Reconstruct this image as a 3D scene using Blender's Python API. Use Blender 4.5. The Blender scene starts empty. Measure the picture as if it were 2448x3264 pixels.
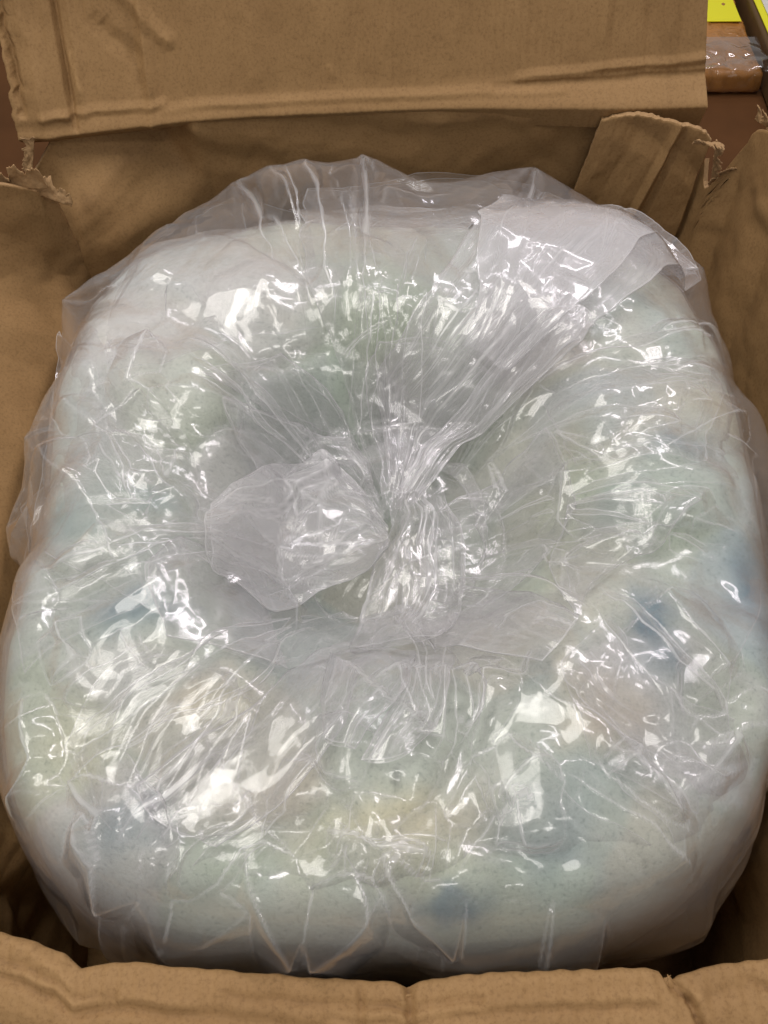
import bpy, math, time
import numpy as np
R = math.radians
T0 = time.time()
scene = bpy.context.scene
COL = scene.collection

# ------------------------------------------------------------------ camera
cam_d = bpy.data.cameras.new('camera'); cam = bpy.data.objects.new('camera', cam_d); COL.objects.link(cam)
cam.location = (0, -0.318, 0.809)
cam.rotation_euler = (R(90 - 58), 0, 0)
cam_d.sensor_fit = 'VERTICAL'; cam_d.angle = R(62)
cam_d.clip_start = 0.01; cam_d.clip_end = 50
cam_d.dof.use_dof = False
scene.camera = cam

# ------------------------------------------------------------------ world, lamps, exposure
w = bpy.data.worlds.new('World'); scene.world = w; w.use_nodes = True
w.node_tree.nodes['Background'].inputs[0].default_value = (1.0, 0.95, 0.90, 1)
w.node_tree.nodes['Background'].inputs[1].default_value = 0.27

def lamp(name, loc, aim, size, power, color):
    d = bpy.data.lights.new(name, 'AREA'); d.shape = 'RECTANGLE'; d.size, d.size_y = size
    d.energy = power; d.color = color
    o = bpy.data.objects.new(name, d); COL.objects.link(o); o.location = loc
    v = np.array(aim, float) - np.array(loc, float)
    import mathutils
    o.rotation_euler = mathutils.Vector(v).to_track_quat('-Z', 'Y').to_euler()
    return o
lamp('ceiling_lamp', (-0.55, 0.30, 2.4), (0, 0, .3), (1.2, 0.60), 27, (1.0, .96, .90))
lamp('ceiling_lamp', (0.8, 1.0, 2.4), (0, 0, .3), (0.7, 0.22), 13, (1.0, .92, .96))
lamp('ceiling_lamp', (0.35, -1.0, 2.4), (0, 0, .3), (0.7, 0.2), 6, (1.0, .96, .92))
lamp('ceiling_lamp', (-0.5, -2.6, 2.2), (0, 0, .3), (0.7, 0.2), 7, (1.0, .95, .93))
lamp('ceiling_lamp', (0.1, 1.6, 2.5), (0, 0, .3), (0.7, 0.18), 8, (1.0, .94, 1.0))

vs = scene.view_settings
vs.view_transform = 'Standard'; vs.look = 'None'; vs.exposure = 0; vs.gamma = 1
scene.cycles.max_bounces = 7; scene.cycles.diffuse_bounces = 4; scene.cycles.glossy_bounces = 2
scene.cycles.transmission_bounces = 6; scene.cycles.transparent_max_bounces = 24
scene.cycles.use_adaptive_sampling = True; scene.cycles.adaptive_threshold = 0.03
scene.cycles.sample_clamp_indirect = 4
scene.cycles.caustics_reflective = False; scene.cycles.caustics_refractive = False

# ------------------------------------------------------------------ numpy helpers
def sstep(a, b, x):
    t = np.clip((x - a) / (b - a), 0, 1); return t * t * (3 - 2 * t)

def vnoise(x, y, seed=0):
    """smooth value noise, -1..1"""
    rs = np.random.RandomState(seed); L = rs.uniform(-1, 1, (64, 64))
    xi = np.floor(x).astype(int); yi = np.floor(y).astype(int)
    fx = x - xi; fy = y - yi
    fx = fx * fx * (3 - 2 * fx); fy = fy * fy * (3 - 2 * fy)
    a = L[xi % 64, yi % 64]; b = L[(xi + 1) % 64, yi % 64]
    c = L[xi % 64, (yi + 1) % 64]; d = L[(xi + 1) % 64, (yi + 1) % 64]
    return (a * (1 - fx) + b * fx) * (1 - fy) + (c * (1 - fx) + d * fx) * fy

def fbm(x, y, seed=0, oct=4):
    s = 0; a = 1; t = 0
    for k in range(oct):
        s = s + a * vnoise(x * 2 ** k + 7.3 * k, y * 2 ** k + 3.1 * k, seed + k); t += a; a *= .5
    return s / t

# ------------------------------------------------------------------ materials
def new_mat(name):
    m = bpy.data.materials.new(name); m.use_nodes = True
    nt = m.node_tree; nt.nodes.clear()
    out = nt.nodes.new('ShaderNodeOutputMaterial')
    return m, nt, out
def N(nt, t, **kw):
    n = nt.nodes.new(t)
    for k, v in kw.items():
        if k.startswith('i_'):
            n.inputs[k[2:].replace('_', ' ')].default_value = v
        else: setattr(n, k, v)
    return n
def ramp(nt, fac, stops):
    r = N(nt, 'ShaderNodeValToRGB')
    e = r.color_ramp.elements
    while len(e) < len(stops): e.new(.5)
    for el, (p, c) in zip(e, stops): el.position = p; el.color = (*c, 1)
    nt.links.new(fac, r.inputs[0]); return r

def cardboard_mat(name, tint=(1, 1, 1)):
    m, nt, out = new_mat(name); L = nt.links.new
    tc = N(nt, 'ShaderNodeTexCoord')
    n1 = N(nt, 'ShaderNodeTexNoise', i_Scale=14.0, i_Detail=5.0, i_Roughness=.6); L(tc.outputs['Object'], n1.inputs['Vector'])
    n2 = N(nt, 'ShaderNodeTexNoise', i_Scale=420.0, i_Detail=3.0, i_Roughness=.7); L(tc.outputs['Object'], n2.inputs['Vector'])
    t = tint
    r1 = ramp(nt, n1.outputs[0], [(.3, (.315 * t[0], .187 * t[1], .087 * t[2])), (.52, (.338 * t[0], .203 * t[1], .095 * t[2])), (.75, (.362 * t[0], .220 * t[1], .105 * t[2]))])
    r2 = ramp(nt, n2.outputs[0], [(.25, (.66, .62, .58)), (.5, (1, 1, 1)), (.8, (1.12, 1.13, 1.15))])
    mx = N(nt, 'ShaderNodeMix', data_type='RGBA', blend_type='MULTIPLY'); mx.inputs[0].default_value = .8
    L(r1.outputs[0], mx.inputs['A']); L(r2.outputs[0], mx.inputs['B'])
    # rubbed and shaded creases: attribute "wear" (0 shade painted into a crease, .5 plain, 1 pale scuff)
    at = N(nt, 'ShaderNodeAttribute', attribute_name='wear_shade')
    n4 = N(nt, 'ShaderNodeTexNoise', i_Scale=26.0, i_Detail=7.0, i_Roughness=.72, i_Distortion=.4); mp = N(nt, 'ShaderNodeMapping'); mp.inputs['Scale'].default_value = (1.6, 1.0, .35); L(tc.outputs['Object'], mp.inputs[0]); L(mp.outputs[0], n4.inputs['Vector'])
    sc_ = N(nt, 'ShaderNodeMapRange'); sc_.inputs['From Min'].default_value = .60; sc_.inputs['From Max'].default_value = .78; sc_.inputs['To Max'].default_value = .22; L(n4.outputs[0], sc_.inputs[0])
    wa = N(nt, 'ShaderNodeMath', operation='ADD'); L(at.outputs['Fac'], wa.inputs[0]); L(sc_.outputs[0], wa.inputs[1])
    r3 = ramp(nt, wa.outputs[0], [(0, (.50, .45, .40)), (.5, (1, 1, 1)), (1, (1.32, 1.36, 1.42))])
    m2 = N(nt, 'ShaderNodeMix', data_type='RGBA', blend_type='MULTIPLY'); m2.inputs[0].default_value = 1
    L(mx.outputs['Result'], m2.inputs['A']); L(r3.outputs[0], m2.inputs['B'])
    b = N(nt, 'ShaderNodeBsdfPrincipled', i_Roughness=.72); b.inputs['Specular IOR Level'].default_value = .28
    L(m2.outputs['Result'], b.inputs['Base Color'])
    n3 = N(nt, 'ShaderNodeTexNoise', i_Scale=55.0, i_Detail=6.0, i_Roughness=.65); L(tc.outputs['Object'], n3.inputs['Vector'])
    ad = N(nt, 'ShaderNodeMath', operation='MULTIPLY_ADD'); ad.inputs[1].default_value = .25
    L(n2.outputs[0], ad.inputs[0]); L(n3.outputs[0], ad.inputs[2])
    bp = N(nt, 'ShaderNodeBump', i_Strength=.22, i_Distance=.0010); L(ad.outputs[0], bp.inputs['Height']); L(bp.outputs[0], b.inputs['Normal'])
    L(b.outputs[0], out.inputs[0]); return m

def plain_mat(name, col, rough=.6, noise=0, scale=60, spec=.4):
    m, nt, out = new_mat(name); L = nt.links.new
    b = N(nt, 'ShaderNodeBsdfPrincipled', i_Roughness=rough); b.inputs['Specular IOR Level'].default_value = spec
    if noise:
        tc = N(nt, 'ShaderNodeTexCoord')
        n = N(nt, 'ShaderNodeTexNoise', i_Scale=scale, i_Detail=5.0); L(tc.outputs['Object'], n.inputs['Vector'])
        r = ramp(nt, n.outputs[0], [(.3, tuple(c * (1 - noise) for c in col)), (.7, tuple(c * (1 + noise) for c in col))])
        L(r.outputs[0], b.inputs['Base Color'])
        bp = N(nt, 'ShaderNodeBump', i_Strength=.2, i_Distance=.002); L(n.outputs[0], bp.inputs['Height']); L(bp.outputs[0], b.inputs['Normal'])
    else: b.inputs['Base Color'].default_value = (*col, 1)
    L(b.outputs[0], out.inputs[0]); return m

def film_mat(name, haze=.13, gloss_rough=.09, tint=(.93, .92, .95), edge=.24, f0=.032):
    """thin clear polythene: see-through, a little milky, two glossy faces"""
    m, nt, out = new_mat(name); L = nt.links.new
    tr = N(nt, 'ShaderNodeBsdfTransparent'); tr.inputs[0].default_value = (.985, .985, .985, 1)
    df = N(nt, 'ShaderNodeBsdfDiffuse'); df.inputs[0].default_value = (*tint, 1)
    tl = N(nt, 'ShaderNodeBsdfTranslucent'); tl.inputs[0].default_value = (*tint, 1)
    md = N(nt, 'ShaderNodeMixShader'); md.inputs[0].default_value = .45
    L(df.outputs[0], md.inputs[1]); L(tl.outputs[0], md.inputs[2])
    lw = N(nt, 'ShaderNodeLayerWeight', i_Blend=.5)              # longer path through the film when seen edge-on
    pw = N(nt, 'ShaderNodeMath', operation='POWER'); pw.inputs[1].default_value = 1.6; L(lw.outputs['Facing'], pw.inputs[0])
    hz = N(nt, 'ShaderNodeMath', operation='MULTIPLY_ADD'); hz.inputs[1].default_value = edge; hz.inputs[2].default_value = haze
    L(pw.outputs[0], hz.inputs[0])
    at = N(nt, 'ShaderNodeAttribute', attribute_name='crease')   # film whitens where it has been creased
    h2 = N(nt, 'ShaderNodeMath', operation='MULTIPLY_ADD', use_clamp=True); h2.inputs[1].default_value = .38
    L(at.outputs['Fac'], h2.inputs[0]); L(hz.outputs[0], h2.inputs[2]); hz = h2
    mh = N(nt, 'ShaderNodeMixShader'); L(hz.outputs[0], mh.inputs[0]); L(tr.outputs[0], mh.inputs[1]); L(md.outputs[0], mh.inputs[2])
    g1 = N(nt, 'ShaderNodeBsdfGlossy', i_Roughness=gloss_rough); g1.inputs[0].default_value = (1, 1, 1, 1)
    g2 = N(nt, 'ShaderNodeBsdfGlossy', i_Roughness=.21); g2.inputs[0].default_value = (1, .98, 1, 1)
    gl = N(nt, 'ShaderNodeMixShader'); gl.inputs[0].default_value = .40; L(g1.outputs[0], gl.inputs[1]); L(g2.outputs[0], gl.inputs[2])
    p5 = N(nt, 'ShaderNodeMath', operation='POWER'); p5.inputs[1].default_value = 3.2; L(lw.outputs['Facing'], p5.inputs[0])
    fb = N(nt, 'ShaderNodeMath', operation='MULTIPLY_ADD', use_clamp=True); fb.inputs[1].default_value = .9; fb.inputs[2].default_value = f0; L(p5.outputs[0], fb.inputs[0])
    mg = N(nt, 'ShaderNodeMixShader'); L(fb.outputs[0], mg.inputs[0]); L(mh.outputs[0], mg.inputs[1]); L(gl.outputs[0], mg.inputs[2])
    L(mg.outputs[0], out.inputs[0]); return m

CARD = cardboard_mat('kraft_cardboard', (.90, .88, .79))
EDGE = cardboard_mat('torn_kraft_edge', (1.05, 1.08, 1.12))
FILM = film_mat('clear_polythene', .05, .065)
FILM2 = film_mat('clear_polythene_tail', .055, .065, (.95, .94, .97))
FILM3 = film_mat('milky_polythene_layers', .21, .07, (.98, .97, 1.0))

# ------------------------------------------------------------------ mesh helpers
def link(name, me, parent=None, mat=None):
    o = bpy.data.objects.new(name, me); COL.objects.link(o)
    if parent: o.parent = parent
    if mat: me.materials.append(mat)
    return o
def empty(name, loc=(0, 0, 0)):
    o = bpy.data.objects.new(name, None); COL.objects.link(o); o.location = loc; o.empty_display_size = .05; return o
def tag(o, label, cat, group=None):
    o['label'] = label; o['category'] = cat
    if group: o['group'] = group
    return o

def grid_faces(M, Nn, per=False):
    i = np.arange(M - 1)[:, None]; j = np.arange(Nn if per else Nn - 1)[None, :]
    a = i * Nn + j; b = i * Nn + (j + 1) % Nn; c = (i + 1) * Nn + (j + 1) % Nn; d = (i + 1) * Nn + j
    return np.stack([a, b, c, d], -1).reshape(-1, 4)

def mesh_from(name, V, F, smooth=True):
    me = bpy.data.meshes.new(name)
    V = np.asarray(V, np.float32).reshape(-1, 3); F = np.asarray(F, np.int32)
    me.vertices.add(len(V)); me.vertices.foreach_set('co', V.ravel())
    me.loops.add(F.size); me.loops.foreach_set('vertex_index', F.ravel())
    me.polygons.add(len(F)); me.polygons.foreach_set('loop_start', np.arange(0, F.size, F.shape[1], dtype=np.int32))
    me.update(calc_edges=True); me.validate()
    me.polygons.foreach_set('use_smooth', np.full(len(me.polygons), smooth))
    return me

def normals(P, per=False):
    if per:
        du = np.roll(P, -1, 1) - np.roll(P, 1, 1)
    else: du = np.gradient(P, axis=1)
    dv = np.gradient(P, axis=0)
    n = np.cross(du, dv); return n / np.maximum(np.linalg.norm(n, axis=-1, keepdims=True), 1e-9)

def board(name, P, parent, th=.0045, wear_shade=None, flip=False, mat=None, hole=None):
    """a panel of corrugated board: grid P (M,N,3) given real thickness; returns the object"""
    M, Nn = P.shape[:2]; n = normals(P)
    if flip: n = -n
    Q = P - n * th
    F = grid_faces(M, Nn)
    if hole is not None: F = F[~hole.reshape(-1)]
    V = np.concatenate([P.reshape(-1, 3), Q.reshape(-1, 3)])
    K = M * Nn
    # boundary edges of the kept faces
    e = np.concatenate([F[:, [0, 1]], F[:, [1, 2]], F[:, [2, 3]], F[:, [3, 0]]])
    key = np.sort(e, 1); _, idx, cnt = np.unique(key[:, 0].astype(np.int64) * 10 ** 7 + key[:, 1], return_index=True, return_counts=True)
    be = e[idx[cnt == 1]]
    S = np.stack([be[:, 1], be[:, 0], be[:, 0] + K, be[:, 1] + K], 1)
    FF = np.concatenate([F, F[:, ::-1] + K, S])
    used = np.unique(FF); remap = np.full(len(V), -1); remap[used] = np.arange(len(used))
    me = mesh_from(name, V[used], remap[FF])
    if wear_shade is None: wear_shade = np.full((M, Nn), .5)
    wv = np.concatenate([wear_shade.ravel(), np.full(K, .5)])[used]
    a = me.attributes.new('wear_shade', 'FLOAT', 'POINT'); a.data.foreach_set('value', wv.astype(np.float32))
    me.polygons.foreach_set('use_smooth', np.concatenate([np.ones(2 * len(F), bool), np.zeros(len(S), bool)]))
    o = link(name, me, parent, mat or CARD); me.materials.append(EDGE)
    mi = np.zeros(len(FF), np.int32); mi[2 * len(F):] = 1; me.polygons.foreach_set('material_index', mi)
    return o

def creases(S, T, lst):
    """sum of ridge/valley lines; lst of (s0,t0,s1,t1,depth,width[,wear]); returns disp, wear"""
    D = np.zeros_like(S); W = np.full_like(S, .5)
    for c in lst:
        s0, t0, s1, t1, dep, wid = c[:6]; wr = c[6] if len(c) > 6 else 0
        vx, vy = s1 - s0, t1 - t0; l2 = vx * vx + vy * vy
        u = ((S - s0) * vx + (T - t0) * vy) / l2
        uc = np.clip(u, 0, 1)
        wob = .35 * wid * vnoise(u * 9, u * 0 + dep * 1000, 5)
        sgn = ((S - s0) * -vy + (T - t0) * vx) / math.sqrt(l2) + wob
        d = np.hypot((u - uc) * math.sqrt(l2), sgn)
        g = np.maximum(0, 1 - np.sqrt(d * d + 1e-7) / (1.7 * wid)) * (.75 + .25 * vnoise(u * 6, u * 0, 9))
        D += dep * g; W += wr * np.exp(-(d / (wid * .6)) ** 2) * (.6 + .5 * vnoise(u * 14, S * 30, 11))  # negative values paint shade into the fold, positive ones rub it pale
    return D, np.clip(W, 0, 1)

# ================================================================== floor
m_floor = plain_mat('brown_floor', (.095, .040, .014), .7, .18, 9, .12)
g = mesh_from('floor', [(-3, -3, 0), (3, -3, 0), (3, 4, 0), (-3, 4, 0)], [(0, 1, 2, 3)], False)
fl = link('floor', g, None, m_floor); fl['kind'] = 'structure'

# ================================================================== cardboard box
box = empty('cardboard_box', (0, .05, .004))
tag(box, 'open battered brown cardboard box with torn corners holding the bagged padding', 'box')
BO = np.array([0, .05, .004])
def B(P): return np.asarray(P, float) - BO

# --- back wall: plan polyline with the crushed left corner
def lerp_poly(pts, n):
    pts = np.array(pts, float); d = np.r_[0, np.cumsum(np.linalg.norm(np.diff(pts, axis=0), axis=1))]
    t = np.linspace(0, d[-1], n); return np.stack([np.interp(t, d, pts[:, k]) for k in range(pts.shape[1])], -1), t / d[-1]

n, mrow = 260, 110
plan, tt = lerp_poly([(-.312, .335), (-.255, .352), (-.185, .394), (-.17, .400), (.10, .404), (.24, .402), (.290, .397)], n)
top = np.interp(plan[:, 0], [-.312, -.29, -.24, -.19, 0, .19, .315], [.296, .322, .334, .339, .345, .350, .353])
Zs = np.linspace(0, 1, mrow)[:, None]
P = np.zeros((mrow, n, 3)); P[..., 0] = plan[None, :, 0]; P[..., 1] = plan[None, :, 1]; P[..., 2] = .004 + Zs * (top[None] - .004)
# the crushed corner panel tips outward towards its top, the back wall bows
lefty = sstep(-.17, -.20, P[..., 0])
P[..., 1] += lefty * .05 * sstep(.72, 1.0, Zs); P[..., 0] -= lefty * .018 * sstep(.75, 1, Zs)
P[..., 1] += .003 * fbm(P[..., 0] * 7, P[..., 2] * 7, 3) + .007 * np.sin(Zs * 3) * (1 - lefty)
D, W = creases(P[..., 0], P[..., 2], [(-.16, .345, .02, .318, .007, .012), (.03, .335, .20, .343, -.005, .008, -.3), (-.30, .27, -.18, .326, -.008, .012, -.25),
     (.10, .25, .21, .33, .006, .02), (-.17, .30, -.1, .29, .004, .01), (-.29, .24, -.2, .29, .004, .01)])
P[..., 1] += D
P[..., 1] += .0012 * fbm(P[..., 0] * 60, P[..., 2] * 60, 21)
back_wall = board('back_wall', B(P), box, wear_shade=W)

# --- big back flap, standing up and leaning back
n, mrow = 560, 210
S, TT = np.meshgrid(np.linspace(-.335, .288, n), np.linspace(-.12, 1, mrow)); T = np.maximum(TT, 0); T_n = np.minimum(TT, 0)
hz = np.interp(S, [-.335, -.20, .10, .29], [.327, .337, .351, .357])
P = np.zeros((mrow, n, 3))
edgeL = .004 * fbm(T * 20, T * 0, 31) - .004 * T
P[..., 0] = S + np.where(S < -.3, edgeL * (-.3 - S) / .035, 0) - .034 * T * np.where(S > 0, (S / .288) ** 2, 0)
P[..., 1] = .405 + T * .085 + .0018 * fbm(S * 5, T * 1.5, 4)
P[..., 2] = hz + TT * .19
P[..., 1] += -T_n * (.16 - .10 * sstep(.0, .2, S)) + .9 * T_n ** 2 * sstep(.05, -.1, S)
P[..., 1] -= .010 * (1 - sstep(0, .12, T)) * sstep(.0, .25, S) + .006 * np.exp(-(T / .05) ** 2)
P[..., 1] += -.014 * sstep(-.12, -.33, S) * (1 - sstep(0, .5, T))
# overlapped ply: the strip left of the deep fold stands 5 mm proud
fold = -.283 - .010 * T + .0010 * vnoise(T * 12, T * 0, 6)
P[..., 1] -= .005 * sstep(.0015, -.0015, S - fold) * sstep(.02, .08, T)
_q = np.random.RandomState(9)
SCUFF = [(x0, y0, x0 + _q.uniform(-.012, .012), y0 + _q.uniform(-.05, .05), _q.uniform(-.0009, .0009), _q.uniform(.0012, .003), _q.uniform(-.18, .25)) for x0, y0 in zip(_q.uniform(-.32, .27, 26), _q.uniform(.02, .19, 26))]
D, W = creases(S, T * .2, SCUFF + [
    (-.281, .004, -.2895, .20, .007, .0022, -.2), (-.272, .012, -.276, .20, -.003, .004, .15), (-.279, .060, -.272, .03, -.001, .0025, .45),
    (-.213, .0, -.206, .20, -.0050, .005, .08), (-.221, .03, -.212, .2, .0030, .005, -.08),
    (-.325, .02, -.338, .2, .009, .003, -.2), (-.307, .0, -.322, .2, -.004, .008, .1),
    (-.245, .115, -.19, .06, -.0035, .005, .12), (-.25, .075, -.222, .05, .003, .006), (-.235, .14, -.205, .155, .004, .006, -.1), (-.26, .17, -.235, .14, -.003, .005, .1),
    (-.12, .03, -.125, .14, -.0014, .008, .06), (.00, .02, .005, .2, -.0018, .009, .10), (-.025, .03, -.02, .2, .0014, .006), (.062, .03, .066, .2, -.0012, .006, .05),
    (.195, .03, .200, .2, -.0036, .0045, .08), (.235, .03, .245, .2, .0025, .005, -.05), (.255, .03, .27, .2, -.0025, .006),
    (-.2, .010, .16, .012, -.0030, .0028, .14), (.12, .020, .29, .030, -.0036, .0030, .12), (.10, .013, .3, .019, .004, .0022, -.15), (-.31, .016, -.2, .014, -.0035, .003, .16)])
P[..., 1] += D
P[..., 1] += .0006 * fbm(S * 60, T * 10, 23) + .0003 * np.sin(S * 2 * math.pi / .0075) * (.5 + .5 * vnoise(S * 20, T * 4, 8))
W = np.clip(W + .10 * fbm(S * 40, T * 3, 25) * (fbm(S * 6, T * 2, 27) > .1), 0, 1)
# top-left: paper bruises
hole = np.zeros((mrow - 1, n - 1), bool)
back_flap = board('back_flap', B(P), box, wear_shade=W, hole=hole)

# --- inner tuck flap by the right back corner (folded panel in front of the back wall)
n, mrow = 120, 100
S, T = np.meshgrid(np.linspace(0, 1, n), np.linspace(0, 1, mrow))
P = np.zeros((mrow, n, 3))
xl = np.interp(T[:, :1], [0, .55, 1], [.150, .178, .196]); xr = np.interp(T[:, :1], [0, .6, 1], [.282, .290, .293])
P[..., 0] = xl + (xr - xl) * S
P[..., 1] = .388 - .03 * S - .012 * (1 - S) * (1 - T) + .01 * T * S
top = np.interp(S[0], [0, .1, .3, .6, .85, .93, 1], [.346, .349, .3535, .352, .349, .346, .338]) + .0016 * fbm(S[0] * 22, S[0] * 0, 41)
P[..., 2] = .10 + T * (top[None] - .10)
D, W = creases(S, T, [(.70, 1, .50, .35, -.007, .03, .06), (.74, .95, .58, .3, .004, .03, -.05), (.2, .97, 1, .86, .004, .04, .06), (0, 1, 1, .985, 0, .02, .25), (.35, .9, .1, .2, .004, .1)])
P[..., 1] += D + .0012 * fbm(S * 9, T * 14, 43)
corner_flap = board('corner_flap', B(P), box, wear_shade=W)

# --- left wall (leans outward) and right wall (torn top edge)
def side_wall(name, sgn, seed, creas, ztop_fn, xprof):
    n, mrow = 200, 140
    ys = np.linspace(-.30, .345 if sgn < 0 else .378, n); S, T = np.meshgrid(ys, np.linspace(0, 1, mrow))
    zt = ztop_fn(ys); P = np.zeros((mrow, n, 3))
    P[..., 1] = S; P[..., 2] = .004 + T * (zt[None] - .004)
    x0 = np.interp(S, xprof[0], xprof[1]); lean = np.interp(S, xprof[0], xprof[2])
    P[..., 0] = sgn * (x0 + lean * (P[..., 2] - .12) + (.55 * np.maximum(0, P[..., 2] - .20) * sstep(.335, .24, S) if sgn < 0 else 0))
    D, W = creases(S, P[..., 2], creas)
    P[..., 0] += sgn * (D + .0028 * fbm(S * 5, P[..., 2] * 5, seed) + .0013 * fbm(S * 50, P[..., 2] * 50, seed + 5))
    return P, W
ztl = lambda y: np.interp(y, [-.30, -.2, .20, .29, .32, .345], [.30, .33, .40, .356, .330, .300]) + .004 * fbm(y * 40, y * 0, 51)
P, W = side_wall('left_wall', -1, 61, [(.20, .30, .26, .19, -.008, .018), (.30, .30, .33, .18, .006, .012, -.1), (.18, .36, .30, .24, .006, .02), (.08, .33, .14, .2, -.006, .03),
      (-.18, .10, -.20, .22, -.016, .02), (-.26, .08, -.22, .2, .012, .02), (-.15, .16, -.24, .15, -.006, .012)], ztl,
      ([-.30, -.20, -.1, .1, .3, .345], [.254, .266, .282, .292, .292, .296], [.05, .10, .26, .42, .22, .05]))
left_wall = board('left_wall', B(P), box, wear_shade=W, flip=True)
yt = np.array([-.30, -.15, .22, .285, .300, .312, .322, .335, .343, .350, .356, .362, .368, .378])
zz = np.array([.31, .33, .44, .425, .405, .392, .378, .372, .352, .318, .300, .293, .298, .315])
ztr = lambda y: np.interp(y, yt, zz) + .0035 * fbm(y * 150, y * 0, 53) * sstep(.2, .28, y)
P, W = side_wall('right_wall', 1, 71, [(.335, .34, .30, .12, .008, .012, -.1), (.30, .40, .25, .15, -.006, .02, .05), (.26, .36, .22, .2, .005, .015), (.31, .345, .25, .33, -.003, .006, -.3), (.345, .30, .33, .2, -.006, .01, .1),
      (-.2, .1, -.22, .25, -.012, .02)], ztr,
      ([-.30, -.20, -.1, .1, .3, .378], [.262, .272, .292, .312, .304, .292], [.05, .07, .10, .10, .09, .05]))
right_wall = board('right_wall', B(P), box, wear_shade=W)

# --- front wall that rolls over into the front flap
rim_x = np.array([-.30, -.26, -.224, -.208, -.187, -.171, -.160, -.138, -.093, -.032, .005, .012, .025, .066, .138, .1455, .149, .155, .18, .205, .221, .30])
rim_y = np.array([-.25, -.254, -.258, -.260, -.265, -.270, -.2775, -.2742, -.278, -.282, -.284, -.2865, -.282, -.279, -.277, -.279, -.284, -.281, -.275, -.273, -.271, -.266])
n = 520
xs = np.linspace(-.30, .30, n)
ry = np.interp(xs, rim_x, rim_y) - .006 + .0006 * vnoise(xs * 160, xs * 0, 77)
# profile: up the inner wall, over a round rim, outward and down
prof = [(-.012, -.29), (-.012, -.05), (-.006, -.018), (-.002, -.006), (0, 0), (-.001, .0022), (-.004, .0032), (-.012, .0035), (-.024, .0025), (-.034, .0), (-.06, -.018), (-.10, -.055)]
pf, _ = lerp_poly(prof, 240)
P = np.zeros((240, n, 3)); P[..., 0] = xs[None]
P[..., 1] = ry[None] + pf[:, :1]; P[..., 2] = .298 + pf[:, 1:]
P[:, :, 2] = np.maximum(P[:, :, 2], .006)
S, T = np.broadcast_to(P[..., 0], P.shape[:2]), np.broadcast_to(-pf[:, :1], P.shape[:2]).copy()
outer = (np.arange(240) > np.argmax(pf[:, 0]))[:, None] * 1.0
D, W = creases(S, T, [(-.30, .010, -.14, .016, -.0035, .0022, -.35), (-.30, .018, -.03, .0235, -.004, .0028, -.3), (-.3, .0135, -.1, .0175, .0024, .0028, .2), (-.08, .012, .05, .0125, -.0028, .0020, -.32), (-.02, .0165, .14, .0145, .002, .003, .15),
     (-.03, .019, .14, .018, -.0025, .0022, -.25), (.012, -.002, .016, .03, -.004, .0022, -.35), (-.013, .004, -.010, .03, -.002, .0016, -.25), (.034, .008, .036, .03, -.0015, .0016, -.1),
     (.147, -.002, .158, .012, -.006, .0020, -.7), (.158, .012, .166, .034, -.006, .0018, -.7), (.152, .004, .165, .014, .002, .0022, .35), (.19, .008, .205, .016, -.0025, .0018, -.3), (.16, .012, .28, .016, -.0018, .003, -.15),
     (.06, .005, .137, .004, .0015, .004, .12), (-.20, .004, -.165, .009, .003, .004, .1)])
P[..., 2] += D * outer + outer * (.0007 * fbm(S * 14, T * 60, 81) + .0003 * fbm(S * 150, T * 150, 83))
# corrugation flutes showing through the bent liner
P[..., 2] += outer * .00035 * np.sin(S * 2 * math.pi / .0085 + 3 * vnoise(S * 10, T * 20, 3))
W = np.where(outer > 0, W + .10 * fbm(S * 30, T * 60, 85), .5)
front = board('front_flap', B(P), box, wear_shade=np.clip(W, 0, 1), flip=True)

# --- box floor
P = np.stack(np.meshgrid(np.linspace(-.29, .29, 4), np.linspace(-.28, .36, 4)) + [np.full((4, 4), .012)], -1)
board('bottom_panel', B(P), box)

# --- torn paper at the corners: flat ragged plies
def shred(base, du, dv, w, h, seed, bend=.3, parent=box):
    rs = np.random.RandomState(seed); n, m_ = 44, 16
    S, T = np.meshgrid(np.linspace(0, 1, n), np.linspace(0, 1, m_))
    k = rs.randint(8, 13); hh = np.interp(S[0], np.sort(np.r_[0, rs.uniform(0, 1, k), 1]), rs.uniform(.25, 1.0, k + 2)) + .05 * rs.normal(0, 1, n)
    hh = np.maximum(hh, .12) * sstep(-.05, .12, S[0]) * sstep(1.05, .88, S[0]) + .05
    du = np.array(du, float); du /= np.linalg.norm(du); dv = np.array(dv, float); dv -= du * dv.dot(du); dv /= np.linalg.norm(dv)
    dn = np.cross(du, dv); t = T * hh[None] * h
    P = np.array(base)[None, None] + (S[..., None] - .5) * w * du + t[..., None] * dv
    P = P + dn * (bend * t * t / h + .0022 * fbm(S * 2.5 + seed, T * 1.2, seed) + .0012 * fbm(S * 9 + seed, T * 3, seed + 1))[..., None]
    Wr = .60 + .35 * fbm(S * 6, T * 5, seed + 7) + .12 * T
    return board('torn_paper', B(P), parent, th=.0009, wear_shade=np.clip(Wr, 0, 1), mat=EDGE)
shred((-.325, .326, .320), (1, .10, -.10), (0, .25, 1), .052, .022, 1, .25)
shred((-.303, .330, .306), (.9, .1, -.5), (.2, .2, 1), .040, .018, 3, -.25)
shred((-.322, .372, .318), (.35, .2, 1), (-1, .1, .2), .040, .013, 4, .2)
shred((.283, .353, .345), (1, .05, -.15), (.1, -.5, .8), .026, .016, 6, .7)
shred((.297, .358, .325), (.25, .1, -1), (.9, -.3, .2), .046, .008, 7, .4)
shred((.318, .330, .376), (.15, -1, .25), (.1, .1, 1), .040, .015, 8, .6)
shred((.322, .318, .380), (.2, -1, .3), (-.7, .1, .7), .026, .012, 9, -.6)
shred((.309, .350, .312), (.1, -.6, 1), (-.5, .3, .3), .046, .008, 10, .4)

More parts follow.
